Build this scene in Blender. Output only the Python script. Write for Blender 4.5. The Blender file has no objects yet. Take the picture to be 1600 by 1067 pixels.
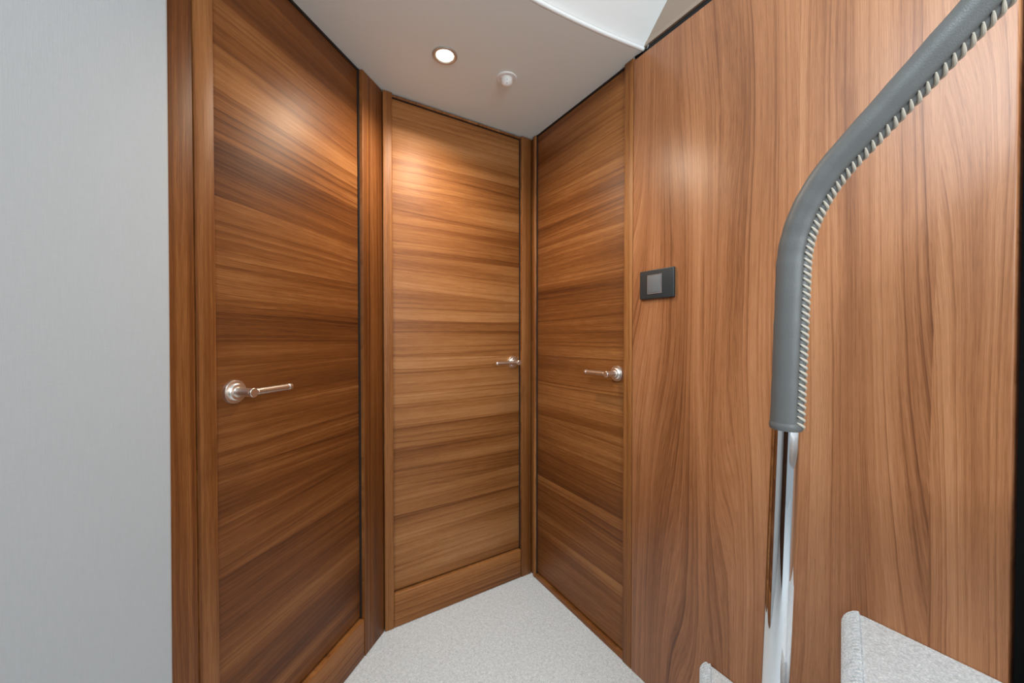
import bpy, bmesh, math, random
from mathutils import Vector, Matrix
random.seed(7)
S = bpy.context.scene
COL = S.collection
PI = math.pi

# ------------------------------------------------------------------ camera, world, light, exposure
ZC = 1.945                       # ceiling height
cam_d = bpy.data.cameras.new('camera')
cam_d.sensor_width = 36.0
cam_d.lens = 13.5
cam_d.clip_start = 0.01
cam = bpy.data.objects.new('camera', cam_d)
cam.location = (0, 0, 1.07)
cam.rotation_euler = (PI/2 - 0.0142, 0, 0)
COL.objects.link(cam)
S.camera = cam

W = bpy.data.worlds.new('world')
S.world = W
W.use_nodes = True
bg = W.node_tree.nodes['Background']
bg.inputs['Color'].default_value = (0.78, 0.90, 1.0, 1)
bg.inputs['Strength'].default_value = 0.42

def area(name, loc, target, sx, sy, power, col):
    l = bpy.data.lights.new(name, 'AREA')
    l.shape = 'RECTANGLE'; l.size = sx; l.size_y = sy; l.energy = power; l.color = col
    o = bpy.data.objects.new(name, l)
    o.location = loc
    o.rotation_euler = (Vector(target) - Vector(loc)).to_track_quat('-Z', 'Y').to_euler()
    COL.objects.link(o)
    return o
# daylight from the saloon windows above and behind the stairs, and down the flight itself
area('saloon_daylight', (-0.95, -0.55, 2.6), (0.6, 0.6, 1.5), 1.5, 1.0, 84, (0.80, 0.92, 1.0))
area('stair_daylight', (0.62, -1.05, 1.62), (-0.05, 1.5, 1.15), 0.9, 1.1, 28, (0.86, 0.95, 1.0))

S.view_settings.view_transform = 'Standard'
S.view_settings.look = 'None'
S.view_settings.exposure = 0.0
S.view_settings.gamma = 1.0
S.view_settings.use_curve_mapping = False

# ------------------------------------------------------------------ materials
def mat(name):
    m = bpy.data.materials.new(name)
    m.use_nodes = True
    nt = m.node_tree
    return m, nt, nt.nodes['Principled BSDF']

def simple(name, col, rough=0.5, metal=0.0, emit=None, es=0.0, bump=None, coat=0.0):
    m, nt, b = mat(name)
    b.inputs['Base Color'].default_value = (*col, 1)
    b.inputs['Roughness'].default_value = rough
    b.inputs['Metallic'].default_value = metal
    b.inputs['Coat Weight'].default_value = coat
    if emit:
        b.inputs['Emission Color'].default_value = (*emit, 1)
        b.inputs['Emission Strength'].default_value = es
    if bump:
        sc, st, dist = bump
        tc = nt.nodes.new('ShaderNodeTexCoord')
        n = nt.nodes.new('ShaderNodeTexNoise')
        n.inputs['Scale'].default_value = sc; n.inputs['Detail'].default_value = 3
        bp = nt.nodes.new('ShaderNodeBump')
        bp.inputs['Strength'].default_value = st; bp.inputs['Distance'].default_value = dist
        nt.links.new(tc.outputs['Object'], n.inputs['Vector'])
        nt.links.new(n.outputs['Fac'], bp.inputs['Height'])
        nt.links.new(bp.outputs['Normal'], b.inputs['Normal'])
    return m

def wood(name, axis='X', seed=0.0, leaf=0.11, tone=0.5, stops=None, rough=0.48, ring=0.35, gain=1.0, lines=52.0, spec=0.30, late_amt=0.26):
    """sliced walnut veneer; grain runs along the local axis, laid up in leaves of width `leaf`"""
    m, nt, b = mat(name)
    N = nt.nodes.new; L = nt.links.new
    def math_(op, a, bb=None, c=None):
        n = N('ShaderNodeMath'); n.operation = op
        for i, v in enumerate((a, bb, c)):
            if v is None: continue
            if isinstance(v, (int, float)): n.inputs[i].default_value = v
            else: L(v, n.inputs[i])
        return n.outputs[0]
    def comb(x, y, z):
        n = N('ShaderNodeCombineXYZ')
        for i, v in enumerate((x, y, z)):
            if isinstance(v, (int, float)): n.inputs[i].default_value = v
            else: L(v, n.inputs[i])
        return n.outputs[0]
    def noise(vec, detail=2, rough_=0.5):
        n = N('ShaderNodeTexNoise'); n.inputs['Scale'].default_value = 1.0
        n.inputs['Detail'].default_value = detail; n.inputs['Roughness'].default_value = rough_
        L(vec, n.inputs['Vector']); return n.outputs['Fac']
    tc = N('ShaderNodeTexCoord'); sp = N('ShaderNodeSeparateXYZ')
    L(tc.outputs['Object'], sp.inputs[0])
    g, t = (sp.outputs['X'], sp.outputs['Z']) if axis == 'X' else (sp.outputs['Z'], sp.outputs['X'])
    jit = math_('MULTIPLY', math_('SUBTRACT', noise(comb(math_('MULTIPLY', g, 0.25), math_('MULTIPLY', t, 9.0), seed), 0), 0.5), leaf*1.2)
    tl = math_('DIVIDE', math_('ADD', math_('ADD', t, 10.0 + seed*0.37), jit), leaf)
    fl = math_('FLOOR', tl)
    wn = N('ShaderNodeTexWhiteNoise'); wn.noise_dimensions = '1D'
    L(math_('ADD', fl, seed*13.7), wn.inputs['W'])
    r = wn.outputs['Value']
    r5 = math_('MULTIPLY', r, 5.0)
    g2 = math_('ADD', g, r5)
    gs = comb(math_('MULTIPLY', g2, 0.55), math_('MULTIPLY', t, 4.2), math_('ADD', r5, seed))
    warp = math_('SUBTRACT', noise(gs, 1), 0.5)
    t2 = math_('ADD', math_('ADD', t, math_('MULTIPLY', warp, 0.30*ring)), math_('MULTIPLY', r, 3.1))
    wob = math_('SUBTRACT', noise(comb(math_('MULTIPLY', g2, 5.0), math_('MULTIPLY', t2, 22.0), seed), 2), 0.5)
    t2 = math_('ADD', t2, math_('MULTIPLY', wob, 0.006))
    broad = noise(comb(math_('MULTIPLY', g2, 0.8), math_('MULTIPLY', t2, 12.0), seed), 2)
    # growth rings: a dark late-wood line that fades out across each ring
    fld = math_('MULTIPLY', t2, lines)
    fld = math_('ADD', fld, math_('MULTIPLY', noise(comb(0.0, math_('MULTIPLY', t2, 30.0), seed), 1), 3.0))
    fr = math_('FRACT', fld)
    late = math_('POWER', fr, 3.2)
    lw = N('ShaderNodeTexWhiteNoise'); lw.noise_dimensions = '1D'; L(math_('FLOOR', fld), lw.inputs['W'])
    brk = noise(comb(math_('MULTIPLY', g2, 1.7), math_('MULTIPLY', t2, 20.0), seed + 7.0), 1)
    late = math_('MULTIPLY', math_('MULTIPLY', late, lw.outputs['Value']), math_('MULTIPLY', brk, 2.0))
    pin = math_('SINE', math_('MULTIPLY', t2, 1500.0))
    streak = noise(comb(math_('MULTIPLY', g2, 1.2), math_('MULTIPLY', t2, 110.0), seed + 5.0), 4, 0.6)
    fine = noise(comb(math_('MULTIPLY', g2, 14.0), math_('MULTIPLY', t2, 650.0), seed), 3, 0.6)
    v = math_('MULTIPLY', math_('SUBTRACT', broad, 0.5), 0.90)
    v = math_('ADD', v, math_('MULTIPLY', math_('SUBTRACT', streak, 0.5), 0.50))
    v = math_('ADD', v, math_('MULTIPLY', math_('SUBTRACT', fine, 0.5), 0.55))
    v = math_('ADD', v, math_('MULTIPLY', pin, 0.022))
    v = math_('SUBTRACT', v, math_('MULTIPLY', math_('SUBTRACT', late, 0.08), late_amt))
    v = math_('ADD', v, math_('MULTIPLY', math_('SUBTRACT', r, 0.5), 0.26))
    v = math_('ADD', v, tone)
    cr = N('ShaderNodeValToRGB')
    stops = stops or [(0.0, (0.070, 0.018, 0.003)), (0.35, (0.195, 0.063, 0.013)), (0.6, (0.335, 0.132, 0.038)), (1.0, (0.54, 0.26, 0.105))]
    el = cr.color_ramp.elements
    while len(el) < len(stops): el.new(0.5)
    for e, (p, c) in zip(el, stops):
        e.position = p; e.color = (c[0]*gain, c[1]*gain, c[2]*gain, 1)
    L(v, cr.inputs[0])
    # open pores: short dark dashes along the grain
    po = noise(comb(math_('MULTIPLY', g2, 30.0), math_('MULTIPLY', t2, 1300.0), seed), 1)
    mr = N('ShaderNodeMapRange'); mr.inputs['From Min'].default_value = 0.60; mr.inputs['From Max'].default_value = 0.72
    mr.inputs['To Min'].default_value = 1.0; mr.inputs['To Max'].default_value = 0.72
    L(po, mr.inputs['Value'])
    mx = N('ShaderNodeMix'); mx.data_type = 'RGBA'; mx.blend_type = 'MULTIPLY'
    mx.inputs[0].default_value = 1.0
    L(cr.outputs[0], mx.inputs[6]); L(mr.outputs[0], mx.inputs[7])
    L(mx.outputs[2], b.inputs['Base Color'])
    b.inputs['Roughness'].default_value = rough
    b.inputs['Specular IOR Level'].default_value = spec
    bp = N('ShaderNodeBump'); bp.inputs['Strength'].default_value = 0.10; bp.inputs['Distance'].default_value = 0.0006
    L(fine, bp.inputs['Height']); L(bp.outputs['Normal'], b.inputs['Normal'])
    return m

def carpet(name, col):
    m, nt, b = mat(name)
    N = nt.nodes.new; L = nt.links.new
    tc = N('ShaderNodeTexCoord')
    mp = N('ShaderNodeMapping'); mp.inputs['Rotation'].default_value = (0, 0, math.radians(-58.8))
    L(tc.outputs['Object'], mp.inputs[0])
    vo = N('ShaderNodeTexVoronoi'); vo.inputs['Scale'].default_value = 330; vo.inputs['Randomness'].default_value = 0.75
    no = N('ShaderNodeTexNoise'); no.inputs['Scale'].default_value = 110; no.inputs['Detail'].default_value = 4
    nb = N('ShaderNodeTexNoise'); nb.inputs['Scale'].default_value = 14; nb.inputs['Detail'].default_value = 2
    for n in (vo, no, nb): L(mp.outputs[0], n.inputs['Vector'])
    cr = N('ShaderNodeValToRGB')
    cr.color_ramp.elements[0].color = (*[c*1.1 for c in col], 1); cr.color_ramp.elements[1].color = (*[c*0.74 for c in col], 1)
    cr.color_ramp.elements[1].position = 0.75
    L(vo.outputs['Distance'], cr.inputs[0])
    mr = N('ShaderNodeMapRange'); mr.inputs['From Min'].default_value = 0.3; mr.inputs['From Max'].default_value = 0.7
    mr.inputs['To Min'].default_value = 0.88; mr.inputs['To Max'].default_value = 1.08
    L(no.outputs['Fac'], mr.inputs[0])
    mx = N('ShaderNodeMix'); mx.data_type = 'RGBA'; mx.blend_type = 'MULTIPLY'; mx.inputs[0].default_value = 1
    L(cr.outputs[0], mx.inputs[6]); L(mr.outputs[0], mx.inputs[7])
    L(mx.outputs[2], b.inputs['Base Color'])
    b.inputs['Roughness'].default_value = 0.95
    b.inputs['Sheen Weight'].default_value = 0.2
    ad = N('ShaderNodeMath'); ad.operation = 'SUBTRACT'
    L(no.outputs['Fac'], ad.inputs[0]); L(vo.outputs['Distance'], ad.inputs[1])
    bp = N('ShaderNodeBump'); bp.inputs['Strength'].default_value = 0.6; bp.inputs['Distance'].default_value = 0.002
    L(ad.outputs[0], bp.inputs['Height']); L(bp.outputs['Normal'], b.inputs['Normal'])
    return m

def fabric(name, col):
    """fine woven wall lining"""
    m, nt, b = mat(name)
    N = nt.nodes.new; L = nt.links.new
    tc = N('ShaderNodeTexCoord')
    outs = []
    for sc in ((900, 900, 45), (60, 60, 900)):
        mp = N('ShaderNodeMapping'); mp.inputs['Scale'].default_value = sc
        L(tc.outputs['Object'], mp.inputs[0])
        n = N('ShaderNodeTexNoise'); n.inputs['Scale'].default_value = 1; n.inputs['Detail'].default_value = 2
        L(mp.outputs[0], n.inputs['Vector']); outs.append(n.outputs['Fac'])
    ad = N('ShaderNodeMath'); ad.operation = 'ADD'
    L(outs[0], ad.inputs[0]); L(outs[1], ad.inputs[1])
    mr = N('ShaderNodeMapRange'); mr.inputs['From Min'].default_value = 0.6; mr.inputs['From Max'].default_value = 1.4
    mr.inputs['To Min'].default_value = 0.965; mr.inputs['To Max'].default_value = 1.03
    L(ad.outputs[0], mr.inputs[0])
    mx = N('ShaderNodeMix'); mx.data_type = 'RGBA'; mx.blend_type = 'MULTIPLY'; mx.inputs[0].default_value = 1
    mx.inputs[6].default_value = (*col, 1); L(mr.outputs[0], mx.inputs[7])
    L(mx.outputs[2], b.inputs['Base Color'])
    b.inputs['Roughness'].default_value = 0.8
    bp = N('ShaderNodeBump'); bp.inputs['Strength'].default_value = 0.25; bp.inputs['Distance'].default_value = 0.0006
    L(ad.outputs[0], bp.inputs['Height']); L(bp.outputs['Normal'], b.inputs['Normal'])
    return m

M_wallwood = wood('walnut_wall', 'Z', 2.0, 0.235, 0.62, gain=1.08, rough=0.37, ring=0.85, lines=85.0, spec=0.5, late_amt=0.30, stops=[(0.0, (0.085, 0.026, 0.008)), (0.35, (0.215, 0.075, 0.025)), (0.6, (0.36, 0.143, 0.056)), (1.0, (0.55, 0.265, 0.125))])
M_frame = wood('walnut_frame', 'Z', 5.0, 0.6, 0.44, ring=0.1)
M_jamb = wood('walnut_jamb', 'Z', 8.3, 0.6, 0.42, ring=0.2)
M_kick = wood('walnut_kickboard', 'X', 6.1, 0.5, 0.46, ring=0.2)
M_door1_shaded = wood('walnut_door_port_shaded', 'X', 1.0, 0.115, 0.35)  # same veneer on all three doors; this copy darkened for shade
M_door2_lit = wood('walnut_door_middle_lit', 'X', 4.0, 0.12, 0.55)  # same veneer, lightened for the lamp light falling on this door
M_door3_shaded = wood('walnut_door_starboard_shaded', 'X', 9.0, 0.12, 0.36)  # same veneer, darkened copy for the shaded right door
M_rear = wood('dark_rear_added', 'Z', 3.0, 0.6, 0.30, gain=0.35)
M_dark = simple('shadow_gap_black', (0.006, 0.005, 0.0045), 0.9)
M_gap_shade = simple('gap_shade_brown', (0.016, 0.007, 0.004), 0.9)  # near-black brown that paints the shade in the door gaps
M_white = fabric('white_wall_lining', (0.56, 0.61, 0.64))
M_ceil = simple('ceiling_vinyl', (0.83, 0.92, 0.905), 0.55, bump=(260, 0.12, 0.001))
M_fascia = simple('fascia_vinyl', (0.82, 0.83, 0.81), 0.5, bump=(220, 0.12, 0.001))
M_taupe = simple('taupe_panel', (0.32, 0.24, 0.18), 0.5)
M_carpet = carpet('loop_carpet', (0.84, 0.89, 0.92))
M_steel = simple('satin_nickel', (0.90, 0.85, 0.79), 0.33, 1.0)
M_chrome = simple('polished_steel', (0.86, 0.87, 0.88), 0.035, 1.0)
M_leather = simple('grey_leather', (0.120, 0.120, 0.115), 0.42, bump=(800, 0.30, 0.0010))
M_thread = simple('cream_thread', (0.55, 0.49, 0.40), 0.7)
M_charcoal = simple('charcoal_plate', (0.028, 0.033, 0.034), 0.4)
M_rocker = simple('grey_rocker', (0.16, 0.16, 0.16), 0.4)
M_bezel = simple('bezel_chrome', (0.62, 0.62, 0.62), 0.3, 0.8)
M_plastic = simple('white_plastic', (0.88, 0.88, 0.86), 0.35)
M_ring = simple('beige_metal_ring', (0.50, 0.47, 0.42), 0.32, 0.5)
M_lens = simple('lamp_lens', (1, 1, 1), 0.4, emit=(1.0, 0.93, 0.80), es=16)

# ------------------------------------------------------------------ mesh helpers
def finish(name, bm, m, parent=None, mw=None, smooth=True, angle=35):
    me = bpy.data.meshes.new(name)
    bmesh.ops.recalc_face_normals(bm, faces=bm.faces[:])
    bm.to_mesh(me); bm.free()
    if smooth:
        me.polygons.foreach_set('use_smooth', [True]*len(me.polygons))
        try: me.set_sharp_from_angle(angle=math.radians(angle))
        except Exception: pass
    me.materials.append(m)
    o = bpy.data.objects.new(name, me)
    COL.objects.link(o)
    if parent is not None: o.parent = parent
    elif mw is not None: o.matrix_world = mw
    return o

def tag(o, label=None, cat=None, group=None, kind=None):
    if label: o['label'] = label
    if cat: o['category'] = cat
    if group: o['group'] = group
    if kind: o['kind'] = kind
    return o

def struct(o, label, cat): return tag(o, label, cat, kind='structure')

def box(bm, x0, x1, y0, y1, z0, z1, bev=0.0, seg=2):
    r = bmesh.ops.create_cube(bm, size=1.0)
    vs = r['verts']
    for v in vs:
        v.co = Vector(((x0+x1)/2 + v.co.x*(x1-x0), (y0+y1)/2 + v.co.y*(y1-y0), (z0+z1)/2 + v.co.z*(z1-z0)))
    if bev > 0:
        es = list({e for v in vs for e in v.link_edges})
        bmesh.ops.bevel(bm, geom=es, offset=bev, segments=seg, profile=0.5, affect='EDGES')
    return bm

def mbox(*a, **k): return box(bmesh.new(), *a, **k)

def lathe(bm, prof, axis='Z', n=40, origin=(0, 0, 0)):
    """prof: list of (radius, height)"""
    rings = []
    for r, h in prof:
        ring = []
        for i in range(n):
            a = 2*PI*i/n
            c, s = r*math.cos(a), r*math.sin(a)
            p = {'Z': (c, s, h), 'Y': (c, h, s), 'X': (h, c, s)}[axis]
            ring.append(bm.verts.new(Vector(p) + Vector(origin)))
        rings.append(ring)
    for a, b in zip(rings, rings[1:]):
        for i in range(n):
            bm.faces.new((a[i], a[(i+1) % n], b[(i+1) % n], b[i]))
    for ring in (rings[0], rings[-1]):
        bm.faces.new(ring)
    return bm

def sweep(bm, pts, r, n=24, side=None, cap=True):
    """tube along pts; side = fixed binormal direction"""
    rings = []
    P = [Vector(p) for p in pts]
    for i, p in enumerate(P):
        t = (P[min(i+1, len(P)-1)] - P[max(i-1, 0)]).normalized()
        b = Vector(side) if side is not None else (Vector((0, 0, 1)) if abs(t.z) < 0.9 else Vector((1, 0, 0)))
        b = (b - t*b.dot(t)).normalized()
        c = t.cross(b)
        rr = r[i] if isinstance(r, (list, tuple)) else r
        rings.append([bm.verts.new(p + b*(rr*math.cos(2*PI*k/n)) + c*(rr*math.sin(2*PI*k/n))) for k in range(n)])
    for a, b_ in zip(rings, rings[1:]):
        for k in range(n):
            bm.faces.new((a[k], a[(k+1) % n], b_[(k+1) % n], b_[k]))
    if cap:
        bm.faces.new(rings[0]); bm.faces.new(rings[-1])
    return bm

# ------------------------------------------------------------------ wall frames: local x along the wall, -y into the room
def frame(az, off):
    a = math.radians(az)
    u = Vector((math.sin(a), math.cos(a), 0)); n = Vector((math.cos(a), -math.sin(a), 0))
    m = Matrix.Identity(4)
    m.col[0][:3] = u; m.col[1][:3] = -n; m.col[2][:3] = (0, 0, 1)
    m.translation = n*off
    return m, u, n, off
FL, uL, nL, oL = frame(15.0, -0.802)
FM, uM, nM, oM = frame(57.6, -1.4035)
FR, uR, nR, oR = frame(148.8, -0.957)

# ------------------------------------------------------------------ floor
bm = bmesh.new()
bm.faces.new([bm.verts.new(p) for p in ((-1.6, -1.5, 0), (1.3, -1.5, 0), (1.3, 2.2, 0), (-1.6, 2.2, 0))])
r = bmesh.ops.extrude_face_region(bm, geom=bm.faces[:])
for v in r['geom']:
    if isinstance(v, bmesh.types.BMVert): v.co.z = -0.04
struct(finish('floor', bm, M_carpet, smooth=False), 'pale grey loop pile carpet covering the lobby floor', 'floor')

# ------------------------------------------------------------------ left side: white lining, jamb, door
bm = mbox(-1.55, 0.519, -0.014, 0.04, 0.0, 2.38, bev=0.006, seg=3)
for v in bm.verts:
    if v.co.x > 0: v.co.x += 0.001 + 0.004*(v.co.z-1.07)     # edge of the lining runs slightly out of plumb
struct(finish('wall_left', bm, M_white, mw=FL), 'white woven wall lining filling the left edge of the view', 'wall')
bm = mbox(0.505, 0.5722, 0.001, 0.05, 0.0, 1.99, bev=0.0015)
struct(finish('trim_1', bm, M_jamb, mw=FL), 'dark walnut jamb strip beside the white wall lining', 'trim')
bm = mbox(0.5742, 0.6133, 0.0, 0.05, 0.0, 1.943, bev=0.0015)
struct(finish('trim_2', bm, M_frame, mw=FL), 'narrow upright walnut frame strip left of the nearest door', 'trim')
bm = mbox(0.50, 1.25, 0.052, 0.075, 0.0, 1.99)
struct(finish('wall_left_rear', bm, M_gap_shade, mw=FL), 'dark backing behind the left door', 'wall')

def handle(door, x, z, yleaf, dirx):
    """lever handle: rose on the leaf, neck, lever and its end ring"""
    bm = bmesh.new()
    lathe(bm, [(0.0, yleaf), (0.0262, yleaf), (0.0262, yleaf-0.006), (0.0248, yleaf-0.008), (0.0190, yleaf-0.0085),
               (0.0185, yleaf-0.013), (0.0170, yleaf-0.0145), (0.0115, yleaf-0.0150), (0.0105, yleaf-0.018)][1:], 'Y', 48, (x, 0, z))
    rose = finish('door_handle', bm, M_steel, door)
    yl = -0.034
    bm = bmesh.new()
    lathe(bm, [(0.0125, yleaf-0.012), (0.0102, yleaf-0.020), (0.0094, yl-0.002), (0.0094, yl-0.004), (0.0100, yl-0.0055), (0.0100, yl-0.0095), (0.0092, yl-0.0105)], 'Y', 36, (x, 0, z))
    finish('neck', bm, M_steel, rose)
    def X(a): return dirx*a
    bm = bmesh.new()
    prof = [(0.0062, 0.006), (0.0064, 0.010), (0.0078, 0.0105), (0.0078, 0.013), (0.0068, 0.0135), (0.0068, 0.016)]
    lathe(bm, [(r_, X(h)) for r_, h in prof], 'X', 28, (x, yl, z))
    # fluted grip: bar with lengthwise ribs
    n = 40
    a0, a1 = X(0.0155), X(0.0995)
    ra, rb = [], []
    for i in range(n):
        a = 2*PI*i/n
        r_ = 0.0074 if i % 2 == 0 else 0.0069
        ra.append(bm.verts.new((x+a0, yl+r_*math.cos(a), z+r_*math.sin(a))))
        rb.append(bm.verts.new((x+a1, yl+r_*math.cos(a), z+r_*math.sin(a))))
    for i in range(n):
        bm.faces.new((ra[i], ra[(i+1) % n], rb[(i+1) % n], rb[i]))
    bm.faces.new(ra); bm.faces.new(rb)
    finish('lever', bm, M_steel, rose, angle=60)
    bm = bmesh.new()
    lathe(bm, [(0.0066, X(0.0985)), (0.0080, X(0.0995)), (0.0080, X(0.1025)), (0.0071, X(0.1032)), (0.0071, X(0.1085)), (0.0062, X(0.1098))], 'X', 28, (x, yl, z))
    finish('lever_end_ring', bm, M_steel, rose)

d1 = finish('door_1', mbox(0.605, 1.0920, 0.015, 0.05, 0.134, 1.937, bev=0.0015), M_door1_shaded, mw=FL)
struct(d1, 'nearest walnut door on the left with its lever pointing right', 'door')
finish('gap_shade_strip', box(mbox(1.0925, 1.0980, 0.0110, 0.03, 0.13, 1.944), 0.6133, 1.0925, 0.0125, 0.03, 1.9372, 1.9446), M_gap_shade, d1)  # dark strips painting the shade in the side and head gaps
handle(d1, 0.661, 0.9465, 0.015, 1)
struct(finish('baseboard_left', mbox(0.6135, 1.0975, 0.0015, 0.05, 0.0, 0.127, bev=0.004, seg=3), M_kick, mw=FL),
       'walnut kick board under the left door', 'baseboard')

# post where the left and the middle door meet: two strips on the left plane, one on the middle plane
struct(finish('trim_3', mbox(1.0982, 1.1415, 0.0, 0.05, 0.0, 1.943, bev=0.002), M_frame, mw=FL), 'outer walnut strip of the post right of the left door', 'trim')
struct(finish('trim_4', mbox(1.1422, 1.2085, 0.0008, 0.05, 0.0, 1.943, bev=0.001), M_jamb, mw=FL), 'inner walnut strip of the post between left and middle doors', 'trim')
struct(finish('trim_5', mbox(0.3485, 0.3815, 0.0, 0.045, 0.0, 1.943, bev=0.003, seg=3), M_frame, mw=FM), 'narrow walnut strip along the left side of the middle door', 'trim')

# ------------------------------------------------------------------ middle door
d2 = finish('door_2', mbox(0.375, 0.9362, 0.0135, 0.05, 0.1305, 1.930, bev=0.0015), M_door2_lit, mw=FM)
struct(d2, 'bright walnut door in the middle with its lever pointing left', 'door')
finish('gap_shade_strip', box(mbox(0.9365, 0.9400, 0.009, 0.03, 0.127, 1.944), 0.3815, 0.9365, 0.012, 0.03, 1.9304, 1.9334), M_gap_shade, d2)  # dark strips standing in for the shade round the middle door
handle(d2, 0.9015, 0.957, 0.0135, -1)
struct(finish('baseboard_back', mbox(0.382, 0.9392, 0.001, 0.05, 0.0, 0.1235, bev=0.004, seg=3), M_kick, mw=FM),
       'walnut kick board under the middle door', 'baseboard')
struct(finish('trim_6', mbox(0.382, 0.939, 0.007, 0.05, 1.9335, 1.9405, bev=0.001), M_frame, mw=FM), 'thin walnut head strip above the middle door', 'trim')
struct(finish('trim_7', mbox(0.9402, 0.992, 0.0, 0.05, 0.0, 1.943, bev=0.002), M_frame, mw=FM), 'narrow walnut strip along the right side of the middle door', 'trim')
struct(finish('wall_back', mbox(0.32, 1.06, 0.052, 0.075, 0.0, 1.99), M_gap_shade, mw=FM), 'dark backing behind the middle door', 'wall')

# ------------------------------------------------------------------ right door
struct(finish('trim_8', box(mbox(-1.404, -1.3865, 0.0, 0.045, 0.0, 1.943, bev=0.0045, seg=3), -1.45, -1.402, 0.011, 0.04, 0.0, 1.943), M_jamb, mw=FR), 'dark rounded walnut bead in the far corner', 'trim')
d3 = finish('door_3', mbox(-1.3815, -0.874, 0.0115, 0.05, 0.027, 1.937, bev=0.0015), M_door3_shaded, mw=FR)
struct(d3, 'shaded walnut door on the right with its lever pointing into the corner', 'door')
finish('gap_shade_strip', box(mbox(-1.3863, -1.3818, 0.008, 0.03, 0.022, 1.944), -1.3818, -0.880, 0.0095, 0.03, 1.9372, 1.9446), M_gap_shade, d3)  # gap shade of the right door, put in as dark strips
handle(d3, -0.9165, 0.9445, 0.0115, -1)
struct(finish('baseboard_right', mbox(-1.386, -0.8805, 0.002, 0.05, 0.0, 0.020, bev=0.003), M_kick, mw=FR), 'low walnut sill under the right door', 'baseboard')
struct(finish('trim_9', mbox(-0.880, -0.8445, 0.0, 0.05, 0.0, 1.943, bev=0.0015), M_frame, mw=FR), 'upright walnut strip between right door and right wall', 'trim')
struct(finish('wall_right_rear', box(mbox(-1.43, 1.2, 0.052, 0.075, 0.0, 2.6), -0.852, 1.15, 0.010, 0.052, 1.9335, 1.9535), M_dark, mw=FR), 'black backing and filler painting the shade of the gap above the right wall', 'wall')  # second box is a black filler that deepens the gap's shade

# ------------------------------------------------------------------ right wall
struct(finish('wall_right', mbox(-0.8432, -0.1035, -0.001, 0.05, 0.0, 1.933, bev=0.003, seg=3), M_wallwood, mw=FR), 'tall walnut wall panel with upright grain beside the stairs', 'wall')
struct(finish('wall_right_front', mbox(-0.088, 1.15, 0.004, 0.05, 0.0, 1.933, bev=0.003), M_wallwood, mw=FR), 'walnut wall panel at the right edge of the view', 'wall')
bm = bmesh.new()
box(bm, -0.95, 1.15, 0.003, 0.05, 1.954, 1.966, bev=0.001)
box(bm, -0.95, 1.15, 0.0045, 0.05, 1.9665, 2.6, bev=0.001)
struct(finish('wall_right_upper', bm, M_taupe, mw=FR), 'taupe panel above the black shadow gap', 'wall')
# unseen dark wall added behind the camera for the black stripe in the chrome
struct(finish('wall_rear_added', mbox(-0.95, 0.08, -0.66, -0.62, 0.0, 2.0), M_rear), 'unseen dark walnut wall added behind the viewpoint for the chrome reflection', 'wall')

# ------------------------------------------------------------------ ceiling with rolled edge, and the fascia rising over the stairs
ctrl = [(0.402, 1.192), (0.387, 1.1859), (0.2653, 1.1297), (0.151, 1.0712), (0.0483, 1.0127), (-0.06, 0.943), (-0.19, 0.855), (-0.36, 0.735), (-0.56, 0.59), (-0.74, 0.45)]
def catmull(c, k=8):
    out = []
    for i in range(len(c)-1):
        p0, p1, p2, p3 = c[max(i-1, 0)], c[i], c[i+1], c[min(i+2, len(c)-1)]
        for j in range(k):
            t = j/k
            out.append(tuple(0.5*((2*b) + (-a+cc)*t + (2*a-5*b+4*cc-d)*t*t + (-a+3*b-3*cc+d)*t**3) for a, b, cc, d in zip(p0, p1, p2, p3)))
    out.append(c[-1]); return out
edge = catmull(ctrl)
def wp(F, x, y): v = F @ Vector((x, y, 0)); return (v.x, v.y)
outline = [(p[0]-uR.x*0.004, p[1]-uR.y*0.004) for p in edge] + [wp(FL, 0.2, 0.048), wp(FL, 1.22, 0.048), wp(FM, 0.34, 0.048), wp(FM, 1.02, 0.05), wp(FR, -1.43, 0.048), wp(FR, -0.852, 0.048), wp(FR, -0.846, 0.0)]
bm = bmesh.new()
f = bm.faces.new([bm.verts.new((x, y, ZC)) for x, y in outline])
r = bmesh.ops.extrude_face_region(bm, geom=[f])
for v in r['geom']:
    if isinstance(v, bmesh.types.BMVert): v.co.z += 0.03
bmesh.ops.triangulate(bm, faces=[q for q in bm.faces if len(q.verts) > 4])
ceil = struct(finish('ceiling', bm, M_ceil, smooth=False), 'pale grey vinyl ceiling panel over the doors', 'ceiling')
bm = sweep(bmesh.new(), [(x, y, ZC+0.0058) for x, y in edge], 0.0062, 16)
finish('rolled_edge', bm, M_fascia, ceil)

bm = bmesh.new()
rows = []
prof = [(0.004, 0.006), (0.007, 0.012), (0.014, 0.021), (0.03, 0.037), (0.06, 0.066), (0.12, 0.123), (0.25, 0.247), (0.45, 0.44), (0.50, 0.66)]
for dh, dz in prof:
    rows.append([bm.verts.new((x + uR.x*dh, y + uR.y*dh, ZC + dz)) for x, y in edge])
for a, b_ in zip(rows, rows[1:]):
    for i in range(len(a)-1):
        bm.faces.new((a[i], a[i+1], b_[i+1], b_[i]))
fo = finish('trim_10', bm, M_fascia, angle=60)
so = fo.modifiers.new('thick', 'SOLIDIFY'); so.thickness = 0.012; so.offset = 1
struct(fo, 'bright white vinyl fascia sloping up from the ceiling edge', 'trim')

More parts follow.
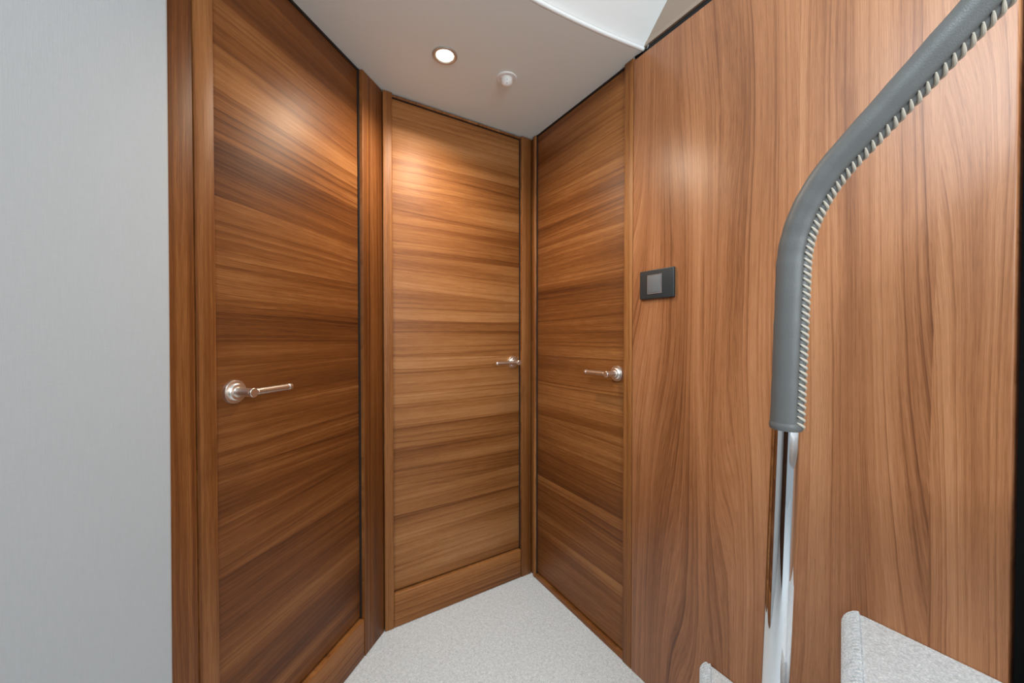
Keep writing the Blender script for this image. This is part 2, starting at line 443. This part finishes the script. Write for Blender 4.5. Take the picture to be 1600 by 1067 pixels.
# ------------------------------------------------------------------ downlight
def empty(name, loc):
    o = bpy.data.objects.new(name, None); o.location = loc; o.empty_display_size = 0.05
    COL.objects.link(o); return o
dl = empty('downlight', (-0.2093, 1.2098, ZC))
tag(dl, 'round lit downlight with a steel ring in the ceiling', 'ceiling light')
bm = bmesh.new()
n = 56
pr = [(0.0385, 0.0), (0.0385, -0.002), (0.0365, -0.0042), (0.0315, -0.0046), (0.0280, -0.003), (0.0262, -0.0005), (0.0262, 0.0)]
rings = [[bm.verts.new((q*math.cos(2*PI*i/n), q*math.sin(2*PI*i/n), h)) for i in range(n)] for q, h in pr]
for a, b_ in zip(rings, rings[1:] + rings[:1]):
    for i in range(n): bm.faces.new((a[i], a[(i+1) % n], b_[(i+1) % n], b_[i]))
finish('trim_ring', bm, M_ring, dl)
bm = bmesh.new()
lathe(bm, [(0.0262, -0.0002), (0.0258, -0.0014), (0.018, -0.0024), (0.006, -0.0028)], 'Z', 48)
tag(finish('lens', bm, M_lens, dl), 'glowing white lens')
sp = bpy.data.lights.new('lamp', 'SPOT')
sp.energy = 34; sp.color = (1.0, 0.85, 0.66); sp.spot_size = math.radians(150); sp.spot_blend = 0.9; sp.shadow_soft_size = 0.024
so_ = bpy.data.objects.new('lamp', sp); so_.location = (-0.2093, 1.2098, ZC-0.008); COL.objects.link(so_)

# ------------------------------------------------------------------ ceiling detector
sn = empty('ceiling_detector', (-0.018, 1.3155, ZC))
tag(sn, 'small white domed detector on the ceiling beside the downlight', 'detector')
bm = lathe(bmesh.new(), [(0.034, 0.0), (0.034, -0.0025), (0.0325, -0.0045), (0.029, -0.0045), (0.0275, -0.003), (0.020, -0.003)], 'Z', 48)
finish('flange', bm, M_plastic, sn)
prof = [(0.0195, -0.002), (0.0195, -0.012)] + [(0.0195*math.cos(a), -0.012-0.016*math.sin(a)) for a in [PI/2*k/8 for k in range(1, 8)]] + [(0.001, -0.028)]
finish('dome', lathe(bmesh.new(), prof, 'Z', 40), M_plastic, sn)
for dx, dz in ((0.002, -0.0165), (0.001, -0.0245)):
    rr = 0.0195*math.sqrt(max(0, 1-((-dz-0.012)/0.016)**2))
    bm = bmesh.new(); bmesh.ops.create_uvsphere(bm, u_segments=10, v_segments=8, radius=0.0013)
    for v in bm.verts: v.co += Vector((dx, -rr, dz))
    finish('sensor_hole', bm, M_dark, sn)

# ------------------------------------------------------------------ switch
sw = bpy.data.objects.new('light_switch', None); COL.objects.link(sw)
sw.matrix_world = FR @ Matrix.Translation((-0.748, -0.001, 1.2235))
tag(sw, 'charcoal switch plate with one grey rocker on the right wall', 'light switch')
finish('plate', mbox(-0.0592, 0.0592, -0.009, 0.0, -0.0425, 0.0425, bev=0.002, seg=3), M_charcoal, sw)
bz = bmesh.new()
x0, x1, z0, z1 = -0.0285, 0.018, -0.0262, 0.0262
for q in ((x0-.0015, x0, z0, z1), (x1, x1+.002, z0, z1), (x0-.0015, x1+.002, z0-.002, z0), (x0-.0015, x1+.002, z1, z1+.0015)):
    box(bz, q[0], q[1], -0.0102, -0.006, q[2], q[3])
finish('bezel', bz, M_bezel, sw)
bm = mbox(x0+.0008, x1-.0008, -0.0125, -0.006, z0+.0008, z1-.0008, bev=0.001)
for v in bm.verts:
    if v.co.y < -0.010 and v.co.z < 0: v.co.y += 0.0022
finish('rocker', bm, M_rocker, sw)

# ------------------------------------------------------------------ stair treads
def tread(name, s_nose, z, az, w, label, depth=0.27, rad=0.029):
    a = math.radians(az)
    e = Vector((-math.sin(a), -math.cos(a), 0))
    P = nR*(oR+0.0025) + uR*s_nose
    q = (uR - e*uR.dot(e)).normalized()
    th = 2*rad
    prof = []
    for k in range(13):
        t = PI/2 + PI*k/12
        prof.append((rad + rad*math.cos(t), -rad + rad*math.sin(t), ))
    # flat top from the back to the nose, round the nose, flat underside
    prof = [(depth, -0.004), (depth-0.004, 0.0)] + [(depth*f_, 0.0) for f_ in (0.75, 0.5, 0.3)] + prof + [(depth*0.5, -th), (depth, -th)]
    bm = bmesh.new()
    K = 14
    rows = []
    for i in range(K+1):
        row = []
        for dq, dz in prof:
            k0 = -(q.dot(nR)*dq)/e.dot(nR); k1 = (w - q.dot(nR)*dq)/e.dot(nR)
            p = P + q*dq + e*(k0 + (k1-k0)*i/K)
            row.append(bm.verts.new((p.x, p.y, z+dz)))
        rows.append(row)
    m_ = len(prof)
    for a_, b_ in zip(rows, rows[1:]):
        for j in range(m_): bm.faces.new((a_[j], a_[(j+1) % m_], b_[(j+1) % m_], b_[j]))
    bm.faces.new(rows[0]); bm.faces.new(rows[-1])
    o = finish(name, bm, M_carpet)
    tag(o, label, 'stair tread', 'carpeted stair treads')
    # whipped binding over the nose: a row of looped yarn stitches
    bm = bmesh.new()
    ln = w/e.dot(nR)
    cnt = int(ln/0.0088)
    for i in range(cnt):
        c = P + e*(0.004 + 0.0088*i)
        pts = []
        for k in range(9):
            t = PI/2 + 0.25 + (PI-0.9)*k/8
            p = c + q*(rad + (rad+0.0018)*math.cos(t)) + e*(0.004*(k/8))
            pts.append((p.x, p.y, z - rad + (rad+0.0018)*math.sin(t)))
        sweep(bm, pts, 0.0034, 8, side=e)
    finish('nose_binding', bm, M_carpet, o)
    return o
tread('stair_tread', -0.602, 0.212, 26.3, 0.40, 'lower grey carpeted stair tread just left of the handrail foot')
tread('stair_tread', -0.303, 0.533, 40.8, 0.40, 'upper grey carpeted stair tread at the bottom right corner')

tread('stair_tread', 0.0, 0.852, 58.8, 0.50, 'third grey carpeted stair tread up, added out of view to shade the right wall')  # this and the next two treads: unseen, added to shade the lower right wall
tread('stair_tread', 0.30, 1.171, 58.8, 0.50, 'fourth grey carpeted stair tread up, added out of view to shade the right wall')
tread('stair_tread', 0.60, 1.490, 58.8, 0.50, 'fifth grey carpeted stair tread up, added out of view to shade the right wall')

# ------------------------------------------------------------------ handrail
hr = empty('handrail', (0, 0, 0))
tag(hr, 'polished steel stair handrail with stitched grey leather sleeve', 'handrail')
P0 = Vector((0.403, 0.55, 1.249)); LEAN = 0.027; SL = math.radians(44.5)
td = Vector((math.sin(LEAN), math.cos(LEAN))); tu = Vector((math.cos(SL), math.sin(SL)))     # (h, z)
phi = math.acos(max(-1, min(1, td.dot(tu)))); RB = 0.20; TL = RB*math.tan(phi/2)
def path(step=0.012, z_low=0.214, up=0.62):
    """(h, z, th, tz, arclength) along the rail, foot to top"""
    out = []
    low = (P0.z - z_low)/td.y
    k = int((low-TL)/step)
    for i in range(k): 
        d_ = low - (low-TL)*i/k
        out.append((-td.x*d_, -td.y*d_, td.x, td.y))
    c0 = (-td.x*TL, -td.y*TL)
    nrm = (td.y, -td.x)                      # towards +h
    cx, cy = c0[0] + nrm[0]*RB, c0[1] + nrm[1]*RB
    m_ = max(10, int(RB*phi/step*1.6))
    for i in range(m_):
        a = phi*i/m_
        v = Vector((-nrm[0], -nrm[1]))
        ca, sa = math.cos(-a), math.sin(-a)
        v2 = (v.x*ca - v.y*sa, v.x*sa + v.y*ca)
        t2 = (td.x*ca - td.y*sa, td.x*sa + td.y*ca)
        out.append((cx + v2[0]*RB, cy + v2[1]*RB, t2[0], t2[1]))
    k = int((up-TL)/step)
    for i in range(k+1):
        d_ = TL + (up-TL)*i/k
        out.append((tu.x*d_, tu.y*d_, tu.x, tu.y))
    return out
pth = path()
def w3(h, z): return P0 + uR*h + Vector((0, 0, z))
finish('tube', sweep(bmesh.new(), [w3(p[0], p[1]) for p in pth], 0.0175, 40, side=nR), M_chrome, hr)
foot = w3(pth[0][0], 0) ; foot.z = 0.2125
finish('foot_flange', lathe(bmesh.new(), [(0.034, 0.0), (0.034, 0.004), (0.031, 0.007), (0.020, 0.008)], 'Z', 40, foot), M_chrome, hr)
ZS = 0.928 - P0.z
sl = [p for p in pth if p[1] >= ZS]
RS = 0.0196
# sleeve with the joint drawn in: a shallow valley and a raised lip along the seam
bm = bmesh.new(); NS = 64; rings = []
random.seed(3)
for i, (h, z, th, tz) in enumerate(sl):
    c = w3(h, z)
    s_ = uR*tz + Vector((0, 0, -th))           # seam side, in the rail's own plane
    wob = 0.00025*math.sin(i*1.7) + 0.0002*random.uniform(-1, 1)
    ring = []
    for k in range(NS):
        a = 2*PI*k/NS
        da = math.degrees((a + PI) % (2*PI) - PI)
        rr = RS + wob
        rr += 0.0018*math.exp(-((da)/11.0)**2) - 0.0016*math.exp(-((da-23)/5.0)**2) - 0.0016*math.exp(-((da+23)/5.0)**2)
        ring.append(bm.verts.new(c + s_*(rr*math.cos(a)) + nR*(rr*math.sin(a))))
    rings.append(ring)
for a_, b_ in zip(rings, rings[1:]):
    for k in range(NS): bm.faces.new((a_[k], a_[(k+1) % NS], b_[(k+1) % NS], b_[k]))
bm.faces.new(rings[0]); bm.faces.new(rings[-1])
slv = finish('leather_sleeve', bm, M_leather, hr, angle=80)
# folded end of the sleeve
b0 = sl[0]
pr_ = []
for k in range(9):
    dz = -0.004 + 0.018*k/8
    rr = RS + 0.0012*math.sin(PI*min(1, k/5)) if k < 6 else RS - 0.0002
    pr_.append((w3(b0[0] + td.x*dz, b0[1] + td.y*dz), rr))
finish('end_band', sweep(bmesh.new(), [p for p, _ in pr_], [r_ for _, r_ in pr_], 48, side=nR), M_leather, slv)
# whip stitches across the seam
bm = bmesh.new()
acc = 0.0; last = None; nxt = 0.004
for i in range(len(sl)-1):
    p, q = sl[i], sl[i+1]
    seg = math.hypot(q[0]-p[0], q[1]-p[1])
    while nxt <= acc + seg:
        f_ = (nxt-acc)/seg
        h, z, th, tz = (p[j] + (q[j]-p[j])*f_ for j in range(4))
        s_ = uR*tz + Vector((0, 0, -th)); T = uR*th + Vector((0, 0, tz))
        c = w3(h, z)
        pts = []
        for k in range(9):
            da = math.radians(-27 + 54*k/8)
            rr = RS + 0.0019*math.exp(-(math.degrees(da)/13.0)**2) + 0.0003
            pts.append(c + s_*(rr*math.cos(da)) + nR*(rr*math.sin(da)) + T*(0.0115*(k/8-0.5)))
        sweep(bm, pts, [0.0008, 0.0015, 0.0019, 0.0021, 0.0022, 0.0021, 0.0019, 0.0015, 0.0008], 8, side=T)
        nxt += 0.0092
    acc += seg
tag(finish('stitching', bm, M_thread, slv), 'cream whip stitching')
